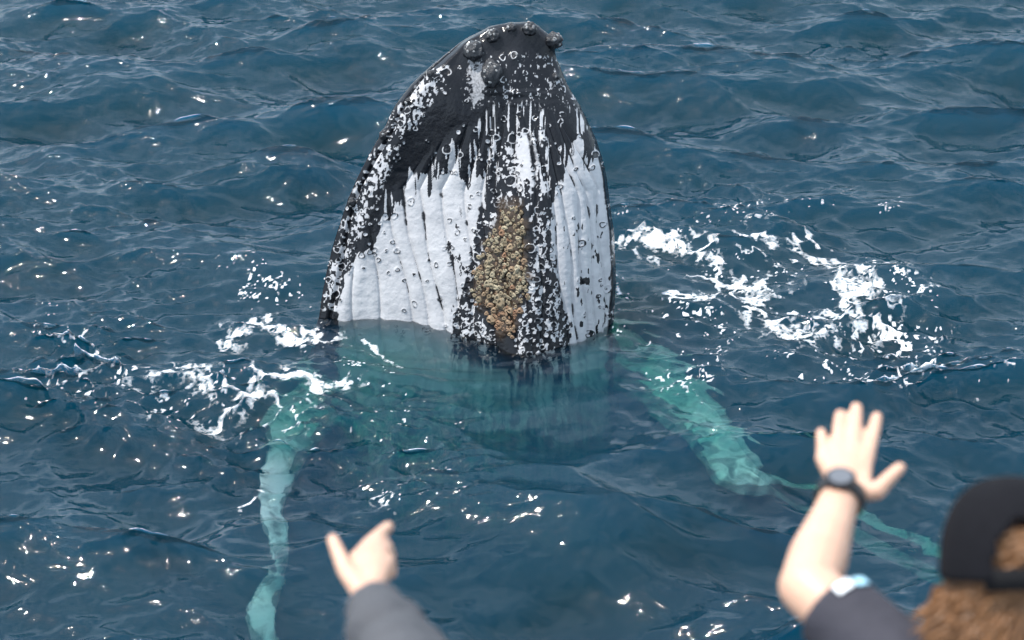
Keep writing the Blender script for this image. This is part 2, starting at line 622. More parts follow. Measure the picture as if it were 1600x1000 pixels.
# (u, v, radius, stretch, lift)
knobs = [(743, 84, 15, 1.1, 4), (772, 60, 11, 1.0, 5), (770, 118, 16, 1.35, 7), (827, 50, 11, 1.0, 10), (857, 68, 13, 1.0, 16), (800, 46, 8, 1.0, 0),
         (676, 118, 6, 1, 1), (600, 214, 6.5, 1.2, 1), (548, 322, 6, 1.2, 1), (640, 160, 5, 1, 0), (868, 122, 6, 1.2, -2), (806, 92, 7, 1.2, 0)]
for (u_, v_, r_, st_, lf_) in knobs:
    disp = disp + 0.0032 * r_ * np.exp(-(((Q - u_) / (r_ * 1.15)) ** 2 + ((V - v_) / (r_ * 1.15 * st_)) ** 2)) * isf

# ---- round barnacle scars
cells = []


def dens(qx, qy):
    d = 0.035
    if 492 < qx < 720 and sdf_poly(np.array([qx]), np.array([qy]), Pj)[0] > -4:
        d = 0.5
    elif sdf_poly(np.array([qx]), np.array([qy]), Pb1)[0] > -6 or sdf_poly(np.array([qx]), np.array([qy]), Pb2)[0] > -6:
        d = 1.0
    elif 690 < qx < 765 and 220 < qy < 420:
        d = 0.26
    elif 765 < qx < 875 and 180 < qy < 345:
        d = 0.55
    elif 540 < qx < 620 and 330 < qy < 440:
        d = 0.45
    elif 700 < qx < 900 and 85 < qy < 200:
        d = 0.16
    elif qx > 890:
        d = 0.10
    return d


tries = 0
while len(cells) < 350 and tries < 4200:
    tries += 1
    a, b = rng.uniform(500, 955), rng.uniform(80, 556)
    if rng.random() > dens(a, b):
        continue
    r = float(np.clip(rng.lognormal(1.10, 0.42), 1.6, 7.5))
    if all((a - c[0]) ** 2 + (b - c[1]) ** 2 > (0.92 * (r + c[2]) + 1) ** 2 for c in cells):
        cells.append((a, b, r))
fq, fv = Q[:, :NF], V[:, :NF]
for (a, b, r) in cells:
    r0, r1 = np.searchsorted(Trow, [(504 - b - 12) / 211.5, (504 - b + 12) / 211.5])
    r0, r1 = max(r0, 0), min(r1, len(Trow))
    if r1 <= r0:
        continue
    qq, vv = fq[r0:r1], fv[r0:r1]
    el, ea, amp = rng.uniform(0.82, 1.2), rng.uniform(0, 3.14), rng.uniform(0.7, 1.0)
    ex, ey = (qq - a) * math.cos(ea) + (vv - b) * math.sin(ea), (vv - b) * math.cos(ea) - (qq - a) * math.sin(ea)
    d = np.hypot(ex * el, ey / el)
    arcw = sstep(0.15, 0.5, vnoise(np.arctan2(vv - b, qq - a) * 1.3 + 9, vv * 0 + b, 8))
    sel = d < r + 3
    if not sel.any():
        continue
    local = pale[r0:r1, :NF][d < r * 0.9 + 1]
    on_white = (local.mean() if local.size else 0) > 0.5
    wob1 = 0.75 * np.sin(3 * np.arctan2(vv - b, qq - a) + a)
    rim = np.exp(-((d - r + wob1 * 0.5) / 1.05) ** 2)
    hole = np.exp(-(d / (r * 0.28)) ** 2) if rng.random() < 0.6 else 0 * d
    sub = pale[r0:r1, :NF]
    if on_white:
        arc = sstep(0.2, 0.45, vnoise(np.arctan2(vv - b, qq - a) * 1.1 + 9, vv * 0 + a, 7))
        sub = sub * (1 - 0.9 * rim * arc)
        sub = sub * (1 - 0.8 * hole)
    else:
        disc = sstep(r + .4, r - .6, d)
        if r < 3.6 and rng.random() < 0.6:
            sub = np.maximum(sub, disc * amp) * (1 - 0.95 * hole)
        else:
            sub = np.maximum(sub * (1 - 0.7 * disc), rim * amp * arcw)
    pale[r0:r1, :NF] = sub
    disp[r0:r1, :NF] += 0.005 * rim - 0.002 * hole

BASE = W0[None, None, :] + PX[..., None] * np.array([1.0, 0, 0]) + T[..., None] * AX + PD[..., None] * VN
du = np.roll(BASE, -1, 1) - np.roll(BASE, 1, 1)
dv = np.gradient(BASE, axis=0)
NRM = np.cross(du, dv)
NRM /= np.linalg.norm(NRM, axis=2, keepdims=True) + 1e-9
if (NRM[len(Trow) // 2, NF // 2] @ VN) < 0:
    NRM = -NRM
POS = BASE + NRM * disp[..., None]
nr, nc = Q.shape
wq = grid_quads(nr, nc, True)
cap_c = POS[-1].mean(0) + AX * 0.002
cap_b = POS[0].mean(0)
co = np.concatenate([POS.reshape(-1, 3), [cap_c, cap_b]]) - W0
last = (nr - 1) * nc + np.arange(nc)
tri = np.concatenate([np.stack([last, np.roll(last, -1), np.full(nc, nr * nc)], -1), np.stack([np.roll(np.arange(nc), -1), np.arange(nc), np.full(nc, nr * nc + 1)], -1)])
whale = empty('humpback_whale', W0)
tag(whale, 'humpback whale standing upright out of the sea with white pleated throat and barnacled chin', 'whale')
body_me = mesh_np('whale_body', co, wq, True, tri)
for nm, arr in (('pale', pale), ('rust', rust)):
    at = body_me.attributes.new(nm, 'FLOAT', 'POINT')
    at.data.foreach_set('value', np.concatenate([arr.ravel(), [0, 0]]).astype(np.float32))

m_skin, N, L = new_mat('whale_skin')
out = N.new('ShaderNodeOutputMaterial')
b = N.new('ShaderNodeBsdfPrincipled')
L.new(b.outputs[0], out.inputs[0])
tc = N.new('ShaderNodeTexCoord')
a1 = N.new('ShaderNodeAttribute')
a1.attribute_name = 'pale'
a2 = N.new('ShaderNodeAttribute')
a2.attribute_name = 'rust'
nz = N.new('ShaderNodeTexNoise')
nz.inputs['Scale'].default_value = 70
nz.inputs['Detail'].default_value = 5
L.new(tc.outputs['Object'], nz.inputs['Vector'])
addn = N.new('ShaderNodeMath')
addn.operation = 'MULTIPLY_ADD'
L.new(nz.outputs[0], addn.inputs[0])
addn.inputs[1].default_value = 0.5
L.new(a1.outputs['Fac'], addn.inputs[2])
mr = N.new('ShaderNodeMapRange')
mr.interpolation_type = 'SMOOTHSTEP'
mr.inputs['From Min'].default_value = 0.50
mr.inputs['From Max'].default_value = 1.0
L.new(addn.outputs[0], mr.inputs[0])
nz2 = N.new('ShaderNodeTexNoise')
nz2.inputs['Scale'].default_value = 3.5
nz2.inputs['Detail'].default_value = 6
L.new(tc.outputs['Object'], nz2.inputs['Vector'])


def mixc(N, L, fac, ca, cb):
    mmx = N.new('ShaderNodeMix')
    mmx.data_type = 'RGBA'
    for sock, val in (('A', ca), ('B', cb)):
        if isinstance(val, tuple):
            mmx.inputs[sock].default_value = (*val, 1)
        else:
            L.new(val, mmx.inputs[sock])
    if isinstance(fac, float):
        mmx.inputs['Factor'].default_value = fac
    else:
        L.new(fac, mmx.inputs['Factor'])
    return mmx.outputs['Result']


blk = mixc(N, L, nz2.outputs[0], (0.004, 0.0045, 0.006), (0.014, 0.015, 0.019))
wht = mixc(N, L, nz2.outputs[0], (0.34, 0.335, 0.35), (0.52, 0.515, 0.52))
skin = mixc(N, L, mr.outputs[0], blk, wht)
rmul = N.new('ShaderNodeMath')
rmul.operation = 'MULTIPLY'
L.new(a2.outputs['Fac'], rmul.inputs[0])
rmul.inputs[1].default_value = 0.85
rst = mixc(N, L, nz.outputs[0], (0.008, 0.007, 0.006), (0.10, 0.065, 0.04))
skin = mixc(N, L, rmul.outputs[0], skin, rst)
L.new(skin, b.inputs['Base Color'])
b.inputs['Roughness'].default_value = 0.14
b.inputs['Specular IOR Level'].default_value = 0.22
bpw = N.new('ShaderNodeBump')
bpw.inputs['Strength'].default_value = 0.5
bpw.inputs['Distance'].default_value = 0.006
nz3 = N.new('ShaderNodeTexNoise')
nz3.inputs['Scale'].default_value = 45
nz3.inputs['Detail'].default_value = 6
L.new(tc.outputs['Object'], nz3.inputs['Vector'])
L.new(nz3.outputs[0], bpw.inputs['Height'])
L.new(bpw.outputs[0], b.inputs['Normal'])
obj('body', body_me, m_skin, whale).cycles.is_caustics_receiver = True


def whale_point(u, v, lift=0.0):
    """surface point and normal of the belly at chart position"""
    Tq, xq = min((504 - v) / 211.5, T_TOP - 0.012), (u - 724) / 207.0

    def P(xx, tt):
        l_, r_ = width_at(np.array([tt]))
        s_ = np.clip((xx - (l_ + r_) / 2) / ((r_ - l_) / 2), -0.995, 0.995)
        return xx * np.array([1.0, 0, 0]) + tt * AX + front_depth(s_, np.array([tt]))[0] * VN
    p = P(xq, Tq)
    e = 0.02
    n = np.cross(P(xq + e, Tq) - P(xq - e, Tq), P(xq, Tq + e) - P(xq, Tq - e))
    n /= np.linalg.norm(n)
    if n @ VN < 0:
        n = -n
    return Vector(p + n * lift), Vector(n)


# ---- barnacles: little volcanoes of six plates
def barnacle_mesh(name, seed):
    r_ = random.Random(seed)
    bm = bmesh.new()
    n = 9
    prof = [(1.0, -0.25), (0.93, 0.12), (0.66, 0.62), (0.46, 0.74), (0.34, 0.60), (0.26, 0.30)]
    ringv = []
    ph = r_.uniform(0, 6)
    for k, (pr, pz) in enumerate(prof):
        rg = []
        for i in range(n):
            a_ = 2 * math.pi * i / n + ph
            j = 1 + 0.13 * math.sin(3 * a_ + seed) + r_.uniform(-.08, .08)
            rg.append(bm.verts.new((pr * j * math.cos(a_), pr * j * math.sin(a_), pz * (1 + r_.uniform(-.12, .12)))))
        ringv.append(rg)
    for p0, p1 in zip(ringv[:-1], ringv[1:]):
        for i in range(n):
            bm.faces.new((p0[i], p0[(i + 1) % n], p1[(i + 1) % n], p1[i]))
    bm.faces.new(ringv[-1])
    return bm_mesh(name, bm, False)


def barn_mat(name, c1, c2):
    m, N, L = new_mat(name)
    out = N.new('ShaderNodeOutputMaterial')
    b = N.new('ShaderNodeBsdfPrincipled')
    L.new(b.outputs[0], out.inputs[0])
    tc = N.new('ShaderNodeTexCoord')
    oi = N.new('ShaderNodeObjectInfo')
    n = N.new('ShaderNodeTexNoise')
    n.inputs['Scale'].default_value = 3
    n.inputs['Detail'].default_value = 4
    L.new(tc.outputs['Object'], n.inputs['Vector'])
    c = mixc(N, L, oi.outputs['Random'], c1, c2)
    c = mixc(N, L, n.outputs[0], (0.05, 0.04, 0.025), c)
    L.new(c, b.inputs['Base Color'])
    b.inputs['Specular IOR Level'].default_value = 0.15
    b.inputs['Roughness'].default_value = 0.85
    return m


m_barn = barn_mat('barnacle_shell', (0.56, 0.49, 0.35), (0.27, 0.205, 0.135))
m_barn2 = barn_mat('barnacle_shell_reddish', (0.36, 0.19, 0.12), (0.44, 0.33, 0.22))
m_barnw = barn_mat('barnacle_shell_pale', (0.70, 0.70, 0.70), (0.35, 0.36, 0.38))
bmeshes = []
for sd in range(4):
    me = barnacle_mesh('barnacle', sd)
    me.materials.append(m_barn)
    bmeshes.append(me)
bm_red = []
for sd in range(2):
    me = barnacle_mesh('barnacle', sd + 9)
    me.materials.append(m_barn2)
    bm_red.append(me)
bm_pale = []
for sd in range(2):
    me = barnacle_mesh('barnacle', sd + 20)
    me.materials.append(m_barnw)
    bm_pale.append(me)


def put_barnacle(me, p, n, r, h=1.0):
    o = bpy.data.objects.new('barnacle', me)
    col.objects.link(o)
    o.parent = whale
    tilt = Vector((random.uniform(-.3, .3), random.uniform(-.3, .3), random.uniform(-.3, .3)))
    o.rotation_mode = 'QUATERNION'
    o.rotation_quaternion = (n + tilt).to_track_quat('Z', 'Y')
    o.location = p
    o.scale = (r * random.uniform(.75, 1.25), r * random.uniform(.75, 1.25), r * h)
    return o


PB = [(790, 322), (803, 322), (814, 350), (818, 385), (827, 430), (824, 465), (808, 495), (800, 525), (782, 525), (772, 495), (746, 478), (741, 445), (756, 405), (776, 365)]
bar = []
tries = 0
while len(bar) < 292 and tries < 40000:
    tries += 1
    a, bq = rng.uniform(735, 845), rng.uniform(310, 530)
    sd = sdf_poly(np.array([a]), np.array([bq]), PB)[0]
    if sd < -5 + 15 * (vnoise(np.array([a / 11.0]), np.array([bq / 11.0]), 77)[0] - .35):
        continue
    r = float(np.clip(rng.lognormal(1.27, 0.38), 1.8, 7.5))
    if all((a - c[0]) ** 2 + (bq - c[1]) ** 2 > (0.60 * (r + c[2])) ** 2 for c in bar):
        bar.append((a, bq, r))
        p, n = whale_point(a, bq, 0.013 + 0.014 * max(0, min(sd, 16)) / 16 * rng.random())
        red = (bq > 480) or rng.random() < 0.12
        me = random.choice(bm_red if red else bmeshes)
        put_barnacle(me, p, n, r / 200.0, random.uniform(.4, .85))


# ---- knobs on the snout
def knob_mesh(name, seed, rough=0.1):
    bm = bmesh.new()
    bmesh.ops.create_icosphere(bm, subdivisions=4, radius=1)
    r_ = random.Random(seed)
    o1 = Vector((r_.uniform(0, 9), r_.uniform(0, 9), 0))
    from mathutils import noise as mn
    for v_ in bm.verts:
        f = 1 + rough * mn.noise(v_.co * 2.2 + o1) + rough * 0.6 * mn.noise(v_.co * 6 + o1)
        v_.co *= f
    return bm_mesh(name, bm)


m_knob = simple_mat('knob_skin', (0.014, 0.015, 0.019), 0.3, 0.5, 30, 0.5, 40)
for i, (u, v, r, stq, lf) in enumerate(knobs):
    p, n = whale_point(u, v, (lf * 0.5 + r * 0.35) / 200.0)
    me = knob_mesh('tubercle', i, 0.22)
    me.materials.append(m_knob)
    o = obj('tubercle', me, None, whale)
    o.location = p
    o.rotation_mode = 'QUATERNION'
    o.rotation_quaternion = n.to_track_quat('Z', 'Y')
    o.scale = (r / 205.0, r * stq / 205.0, r / 220.0)
    cnt = 7 if r > 9 else 1
    for k in range(cnt):
        a_ = random.uniform(0, 6.28)
        rr = random.uniform(0.35, 0.95)
        off = Vector((math.cos(a_) * rr, math.sin(a_) * rr * stq, math.sqrt(max(0, 1 - rr * rr)) * 0.9)) * r / 205.0
        q_ = n.to_track_quat('Z', 'Y')
        nn = (q_ @ off).normalized()
        put_barnacle(random.choice(bm_pale), p + q_ @ off, nn, random.uniform(.008, .016), 0.7)


# ---- flippers
def flipper(name, pts, chords, tilts, thick=0.22, label=None):
    pts = np.array(pts)
    n = 70
    tt = np.linspace(0, len(pts) - 1, n)
    C = np.stack([pchip(tt, np.arange(len(pts), dtype=float), pts[:, k]) for k in range(3)], -1)
    ch = pchip(tt, np.arange(len(pts), dtype=float), np.array(chords, float))
    ti = pchip(tt, np.arange(len(pts), dtype=float), np.array(tilts, float))
    tang = np.gradient(C, axis=0)
    tang /= np.linalg.norm(tang, axis=1, keepdims=True)
    na = 28
    P = []
    for i in range(n):
        sidev = np.cross(tang[i], [0, 0, 1.0])
        sidev /= np.linalg.norm(sidev)
        upv = np.cross(sidev, tang[i])
        c_, s_ = math.cos(R(ti[i])), math.sin(R(ti[i]))
        cd = sidev * c_ + upv * s_
        nd = upv * c_ - sidev * s_
        bump = 0.13 * math.sin(i * 0.75) + 0.08 * math.sin(i * 1.9 + 1)
        endr = math.sqrt(max(0.0, 1 - max(0, (i / (n - 1) - 0.9) / 0.1) ** 2)) if i / (n - 1) > 0.9 else 1
        for j in range(na):
            a_ = 2 * math.pi * j / na
            x_ = math.cos(a_)
            y_ = math.sin(a_)
            lead = 1 + (bump if x_ > 0 else bump * 0.3)
            P.append(C[i] + cd * x_ * ch[i] / 2 * lead * endr + nd * y_ * ch[i] * thick / 2 * endr)
    P = np.array(P) - W0
    qd = grid_quads(n, na, True)
    c0, c1 = P[:na].mean(0), P[-na:].mean(0)
    k = len(P)
    la = (n - 1) * na + np.arange(na)
    tri = np.concatenate([np.stack([np.roll(np.arange(na), -1), np.arange(na), np.full(na, k)], -1), np.stack([la, np.roll(la, -1), np.full(na, k + 1)], -1)])
    me = mesh_np(name, np.concatenate([P, [c0, c1]]), qd, True, tri)
    o = obj('flipper', me, m_flip, whale)
    o.cycles.is_caustics_receiver = True
    return o


m_flip, N, L = new_mat('flipper_skin')
out = N.new('ShaderNodeOutputMaterial')
b = N.new('ShaderNodeBsdfPrincipled')
L.new(b.outputs[0], out.inputs[0])
tc = N.new('ShaderNodeTexCoord')
n_ = N.new('ShaderNodeTexNoise')
n_.inputs['Scale'].default_value = 4
n_.inputs['Detail'].default_value = 6
n_.inputs['Distortion'].default_value = 1.5
L.new(tc.outputs['Object'], n_.inputs['Vector'])
mr = N.new('ShaderNodeMapRange')
mr.inputs['From Min'].default_value = 0.36
mr.inputs['From Max'].default_value = 0.5
L.new(n_.outputs[0], mr.inputs[0])
L.new(mixc(N, L, mr.outputs[0], (0.20, 0.22, 0.24), (0.82, 0.83, 0.84)), b.inputs['Base Color'])
b.inputs['Roughness'].default_value = 0.4


def pl(u, v, z):
    return on_level(u, v, z)


flipper('flipper', [pl(600, 560, -1.0), pl(530, 620, -0.7), pl(455, 690, -0.42), pl(425, 780, -0.23), pl(435, 850, -0.22), pl(436, 905, -0.27), pl(408, 960, -0.22), pl(428, 1060, -0.4)],
        [0.55, 0.44, 0.34, 0.18, 0.15, 0.12, 0.16, 0.11], [0, 10, 20, 25, 25, 80, 10, 0])
flipper('flipper', [pl(880, 560, -1.0), pl(985, 590, -0.65), pl(1080, 655, -0.45), pl(1175, 755, -0.26), pl(1265, 800, -0.75), pl(1345, 840, -0.52), pl(1440, 890, -0.6), pl(1500, 930, -0.6)],
        [0.55, 0.45, 0.38, 0.26, 0.12, 0.13, 0.13, 0.1], [0, 0, -10, -10, -10, -10, -10, 0])
# tail flukes, deep under the surface
bm = bmesh.new()
prof = [(0, 0.2), (0.5, 0.35), (1.2, 0.15), (1.9, -0.35), (1.2, -0.30), (0.5, -0.35), (0.08, -0.22)]
full = [(x, t) for x, t in prof] + [(-x, t) for x, t in prof[::-1] if x > 0]
vt = [bm.verts.new(Vector(x * np.array([1.0, 0, 0]) + (-9.25 + t) * AX + 0.04 * VN)) for x, t in full]
vb = [bm.verts.new(Vector(x * np.array([1.0, 0, 0]) + (-9.25 + t) * AX - 0.04 * VN)) for x, t in full]
bm.faces.new(vt)
bm.faces.new(vb[::-1])
for i in range(len(vt)):
    j = (i + 1) % len(vt)
    bm.faces.new((vt[i], vb[i], vb[j], vt[j]))
obj('tail_fluke', bm_mesh('tail_fluke', bm, False), m_knob, whale)

# ================================================================== FOAM
m_foam, N, L = new_mat('sea_foam')
out = N.new('ShaderNodeOutputMaterial')
b = N.new('ShaderNodeBsdfPrincipled')
b.inputs['Base Color'].default_value = (0.62, 0.64, 0.66, 1)
b.inputs['Roughness'].default_value = 0.55
b.inputs['Subsurface Weight'].default_value = 0.0
tc = N.new('ShaderNodeTexCoord')
vo = N.new('ShaderNodeTexVoronoi')
vo.inputs['Scale'].default_value = 55
L.new(tc.outputs['Object'], vo.inputs['Vector'])
bpf = N.new('ShaderNodeBump')
bpf.inputs['Strength'].default_value = 0.6
bpf.inputs['Distance'].default_value = 0.006
L.new(vo.outputs['Distance'], bpf.inputs['Height'])
L.new(bpf.outputs[0], b.inputs['Normal'])
at = N.new('ShaderNodeAttribute')
at.attribute_name = 'cover'
nf = N.new('ShaderNodeTexNoise')
nf.inputs['Scale'].default_value = 60
nf.inputs['Detail'].default_value = 4
L.new(tc.outputs['Object'], nf.inputs['Vector'])
mm = N.new('ShaderNodeMath')
mm.operation = 'MULTIPLY_ADD'
L.new(nf.outputs[0], mm.inputs[0])
mm.inputs[1].default_value = 0.5
vh = N.new('ShaderNodeTexVoronoi')
vh.inputs['Scale'].default_value = 26
L.new(tc.outputs['Object'], vh.inputs['Vector'])
vr = N.new('ShaderNodeMapRange')
vr.inputs['From Min'].default_value = 0.05
vr.inputs['From Max'].default_value = 0.5
vr.inputs['To Min'].default_value = -0.42
vr.inputs['To Max'].default_value = 0.06
L.new(vh.outputs['Distance'], vr.inputs[0])
va2 = N.new('ShaderNodeMath')
va2.operation = 'ADD'
L.new(at.outputs['Fac'], va2.inputs[0])
L.new(vr.outputs[0], va2.inputs[1])
L.new(va2.outputs[0], mm.inputs[2])
mr = N.new('ShaderNodeMapRange')
mr.inputs['From Min'].default_value = 0.46
mr.inputs['From Max'].default_value = 1.25
L.new(mm.outputs[0], mr.inputs[0])
tr = N.new('ShaderNodeBsdfTransparent')
mx = N.new('ShaderNodeMixShader')
L.new(mr.outputs[0], mx.inputs[0])
L.new(tr.outputs[0], mx.inputs[1])
L.new(b.outputs[0], mx.inputs[2])
L.new(mx.outputs[0], out.inputs[0])


def lev(pts):
    return [tuple(on_level(u, v)[:2]) for u, v in pts]


def foam(name, strokes, flecks, label, seed):
    allp = np.array([p for s in strokes for p in lev(s[0])] + [p for s in flecks for p in lev(s[0])])
    lo, hi = allp.min(0) - 0.6, allp.max(0) + 0.6
    st = 0.0125
    gx, gy = np.arange(lo[0], hi[0], st), np.arange(lo[1], hi[1], st)
    X, Y = np.meshgrid(gx, gy)
    wxp = X + 0.16 * (fbm(X / .35, Y / .35, seed, 3) - .5) + 0.05 * (fbm(X / .07, Y / .07, seed + 3, 2) - .5)
    wyp = Y + 0.22 * (fbm(X / .35, Y / .35, seed + 5, 3) - .5) + 0.07 * (fbm(X / .07, Y / .07, seed + 8, 2) - .5)
    cover = np.zeros(X.shape)
    lace = np.abs(fbm(wxp / .22, wyp / .26, seed + 11, 4) - .5) * 2       # thin near zero: strings of foam
    lace2 = np.abs(fbm(wxp / .09, wyp / .10, seed + 23, 3) - .5) * 2
    blob = fbm(wxp / .16, wyp / .2, seed + 13, 4)
    for pts, wd, den in strokes:
        d = dist_line(wxp, wyp, lev(pts)) / wd
        core = sstep(1.15, 0.3, d + 2.4 * (blob - .5) + 0.25) * (0.30 + 0.55 * sstep(0.06, 0.30, lace2))
        strings = sstep(0.16, 0.03, lace) * sstep(4.0, 1.0, d) * sstep(0.36, 0.52, blob)
        cover = np.maximum(cover, den * np.maximum(core, 0.85 * strings))
    tiny = fbm(X / .024, Y / .03, seed + 17, 2) * 0.7 + 0.3 * fbm(X / .07, Y / .08, seed + 18, 2)
    clump = fbm(X / .3, Y / .35, seed + 19, 3)
    for pts, wd, den in flecks:
        d = dist_line(X, Y, lev(pts)) / wd
        cover = np.maximum(cover, 0.9 * sstep(0.85 - 0.18 * den, 0.90 - 0.18 * den, tiny + 0.6 * (clump - .5)) * sstep(1.2, 0.5, d + (clump - .5)))
    # keep the foam off the whale itself
    keep = cover > 0.12
    kq = keep[:-1, :-1] | keep[1:, :-1] | keep[:-1, 1:] | keep[1:, 1:]
    nrw, ncl = X.shape
    qd = grid_quads(nrw, ncl)[kq.ravel()]
    used, inv = np.unique(qd, return_inverse=True)
    xx, yy, zz = sea(X.ravel()[used], Y.ravel()[used])
    cv = cover.ravel()[used]
    co = np.stack([xx, yy, zz + 0.007 + 0.006 * cv], -1)
    me = mesh_np(name, co, inv.reshape(-1, 4))
    a_ = me.attributes.new('cover', 'FLOAT', 'POINT')
    a_.data.foreach_set('value', cv.astype(np.float32))
    o = obj(name, me, m_foam)
    tag(o, label, 'foam', None, 'stuff')
    return o


foam('sea_foam', [
    ([(985, 372), (1050, 395), (1110, 412), (1170, 440), (1180, 465)], 0.10, 1.0),
    ([(1040, 455), (1085, 468), (1140, 455), (1175, 462)], 0.045, 1.0),
    ([(1170, 455), (1200, 500), (1240, 530), (1285, 520)], 0.065, 1.0),
    ([(1190, 385), (1235, 380), (1270, 405), (1310, 440), (1330, 470)], 0.11, 1.0),
    ([(1270, 400), (1340, 430), (1370, 480), (1345, 510)], 0.09, 0.95),
    ([(1330, 470), (1350, 500), (1310, 515)], 0.1, 1.0)],
    [([(980, 370), (1100, 340), (1240, 330), (1400, 320)], 0.5, 0.55), ([(1000, 430), (1090, 500), (1060, 590)], 0.4, 0.6), ([(1360, 420), (1420, 480), (1400, 540)], 0.5, 0.75),
     ([(1180, 420), (1300, 480)], 0.6, 0.7), ([(1240, 560), (1400, 590), (1560, 590)], 0.4, 0.5), ([(965, 350), (975, 440), (960, 520)], 0.12, 0.7)],
    'wide net of white lacy foam on the sea beyond the raised hand with the watch', 300)
foam('sea_foam', [
    ([(365, 520), (410, 505), (440, 530), (500, 532)], 0.08, 0.95),
    ([(575, 528), (600, 545), (640, 572)], 0.02, 1.0),
    ([(400, 595), (460, 600), (500, 612), (535, 605)], 0.08, 1.0),
    ([(255, 600), (310, 605), (350, 625), (420, 635)], 0.10, 0.85),
    ([(345, 645), (400, 655)], 0.08, 0.9),
    ([(375, 780), (395, 768), (412, 758)], 0.016, 0.9)],
    [([(230, 590), (350, 640), (420, 640)], 0.5, 0.7), ([(60, 490), (110, 560), (90, 640)], 0.4, 0.55), ([(380, 430), (430, 470), (500, 520)], 0.4, 0.6),
     ([(560, 600), (640, 700), (660, 740)], 0.5, 0.5), ([(560, 700), (600, 770)], 0.25, 0.7), ([(470, 395), (500, 470), (530, 510)], 0.2, 0.6), ([(680, 590), (720, 620), (700, 640)], 0.3, 0.4)],
    'small broken white foam patches on the sea beside the speckled jaw of the whale', 400)

# ================================================================== PEOPLE
m_skin_p = simple_mat('human_skin', (0.54, 0.33, 0.235), 0.5, 0.18, 25, 0.15, 120, sss=0.25, bdist=0.003)
m_jacket = simple_mat('grey_jacket_fabric', (0.050, 0.052, 0.060), 0.8, 0.2, 14, 0.5, 18, bdist=0.02)
m_tee = simple_mat('charcoal_shirt_fabric', (0.024, 0.023, 0.033), 0.85, 0.2, 16, 0.5, 16, bdist=0.02)
m_cap = simple_mat('black_cap_fabric', (0.006, 0.006, 0.008), 0.9, 0.25, 60, 0.4, 300, bdist=0.002, spec=0.12)
m_capstrap = simple_mat('cap_strap_fabric', (0.006, 0.006, 0.007), 0.85, spec=0.15)
m_trouser = simple_mat('navy_trouser_fabric', (0.03, 0.035, 0.055), 0.85, 0.2, 12, 0.4, 14, bdist=0.02)
m_shoe = simple_mat('dark_shoe_rubber', (0.03, 0.03, 0.03), 0.6, 0.2, 20)
m_hair = simple_mat('brown_curly_hair', (0.21, 0.10, 0.042), 0.35, 0.85, 22)
m_rubber = simple_mat('black_watch_rubber', (0.012, 0.012, 0.013), 0.45)
m_case = simple_mat('dark_watch_case', (0.03, 0.03, 0.032), 0.3, metallic=0.6)
m_dial = simple_mat('grey_watch_glass', (0.10, 0.105, 0.12), 0.15)
m_logo_b = simple_mat('pale_blue_print', (0.35, 0.62, 0.75), 0.7)
m_logo_w = simple_mat('white_print', (0.78, 0.80, 0.82), 0.7)


def seg(bm, a, b, ra, rb, n=14, flat=False):
    """tapered limb with round ends"""
    a, b = Vector(a), Vector(b)
    d = b - a
    if d.length < 1e-6:
        d = Vector((0, 0, 1e-6))
    qz = d.to_track_quat('Z', 'Y')
    ln = d.length
    prof = []
    if flat:
        prof = [(0.001, 0), (ra, 0), (rb, ln), (0.001, ln)]
    else:
        for k in range(5):
            t = math.pi / 2 * (1 - k / 4)
            prof.append((ra * math.cos(t) + 1e-4, -ra * math.sin(t)))
        for k in range(5):
            t = math.pi / 2 * k / 4
            prof.append((rb * math.cos(t) + 1e-4, ln + rb * math.sin(t)))
    rings = []
    for r_, z_ in prof:
        rings.append([bm.verts.new(a + qz @ Vector((r_ * math.cos(2 * math.pi * i / n), r_ * math.sin(2 * math.pi * i / n), z_))) for i in range(n)])
    for p, q_ in zip(rings[:-1], rings[1:]):
        for i in range(n):
            bm.faces.new((p[i], p[(i + 1) % n], q_[(i + 1) % n], q_[i]))
    bm.faces.new(rings[0][::-1])
    bm.faces.new(rings[-1])


def ell(bm, c, r, basis=None, sub=3):
    v0 = len(bm.verts)
    g = bmesh.ops.create_icosphere(bm, subdivisions=sub, radius=1)
    M = basis or Matrix.Identity(3)
    for v_ in g['verts']:
        v_.co = Vector(c) + M @ Vector((v_.co.x * r[0], v_.co.y * r[1], v_.co.z * r[2]))


def remeshed(name, bm, mat, parent, voxel, smooth_it, base):
    me = bm_mesh(name, bm)
    me.transform(Matrix.Translation(-Vector(base)))
    o = obj(name, me, mat, parent)
    md = o.modifiers.new('skin', 'REMESH')
    md.mode = 'VOXEL'
    md.voxel_size = voxel
    md.use_smooth_shade = True
    sm = o.modifiers.new('soften', 'SMOOTH')
    sm.factor = 0.5
    sm.iterations = smooth_it
    return o


def Dp(u, v, d):
    return Vector(at_depth(u, v, d))


def lerp(a, b, t):
    return a + (b - a) * t


def hand(bm, wrist, knuckles, fingers, thumb, r_k=0.0115):
    """knuckles: index..little; fingers: for each a list of joints to the tip; thumb: joints from its root to the tip"""
    for kk in knuckles:
        seg(bm, wrist, kk, 0.022, 0.0155)
    for a, b_ in zip(knuckles[:-1], knuckles[1:]):
        seg(bm, a, b_, 0.0155, 0.015)
        seg(bm, lerp(wrist, a, .5), lerp(wrist, b_, .5), 0.0155, 0.0155)
    for kk, js, fr in zip(knuckles, fingers, (0.0120, 0.0124, 0.0119, 0.0106)):
        prev, pr = kk, fr * 1.18
        for i, j in enumerate(js):
            rr = fr * (1.03 - 0.09 * i)
            seg(bm, prev, j, pr, rr)
            prev, pr = j, rr
    prev, pr = thumb[0], 0.0165
    for i, j in enumerate(thumb[1:]):
        rr = (0.0145, 0.0120, 0.0100)[min(i, 2)]
        seg(bm, prev, j, pr, rr)
        prev, pr = j, rr
    seg(bm, thumb[0], knuckles[0], 0.014, 0.012)


DECK = 3.28


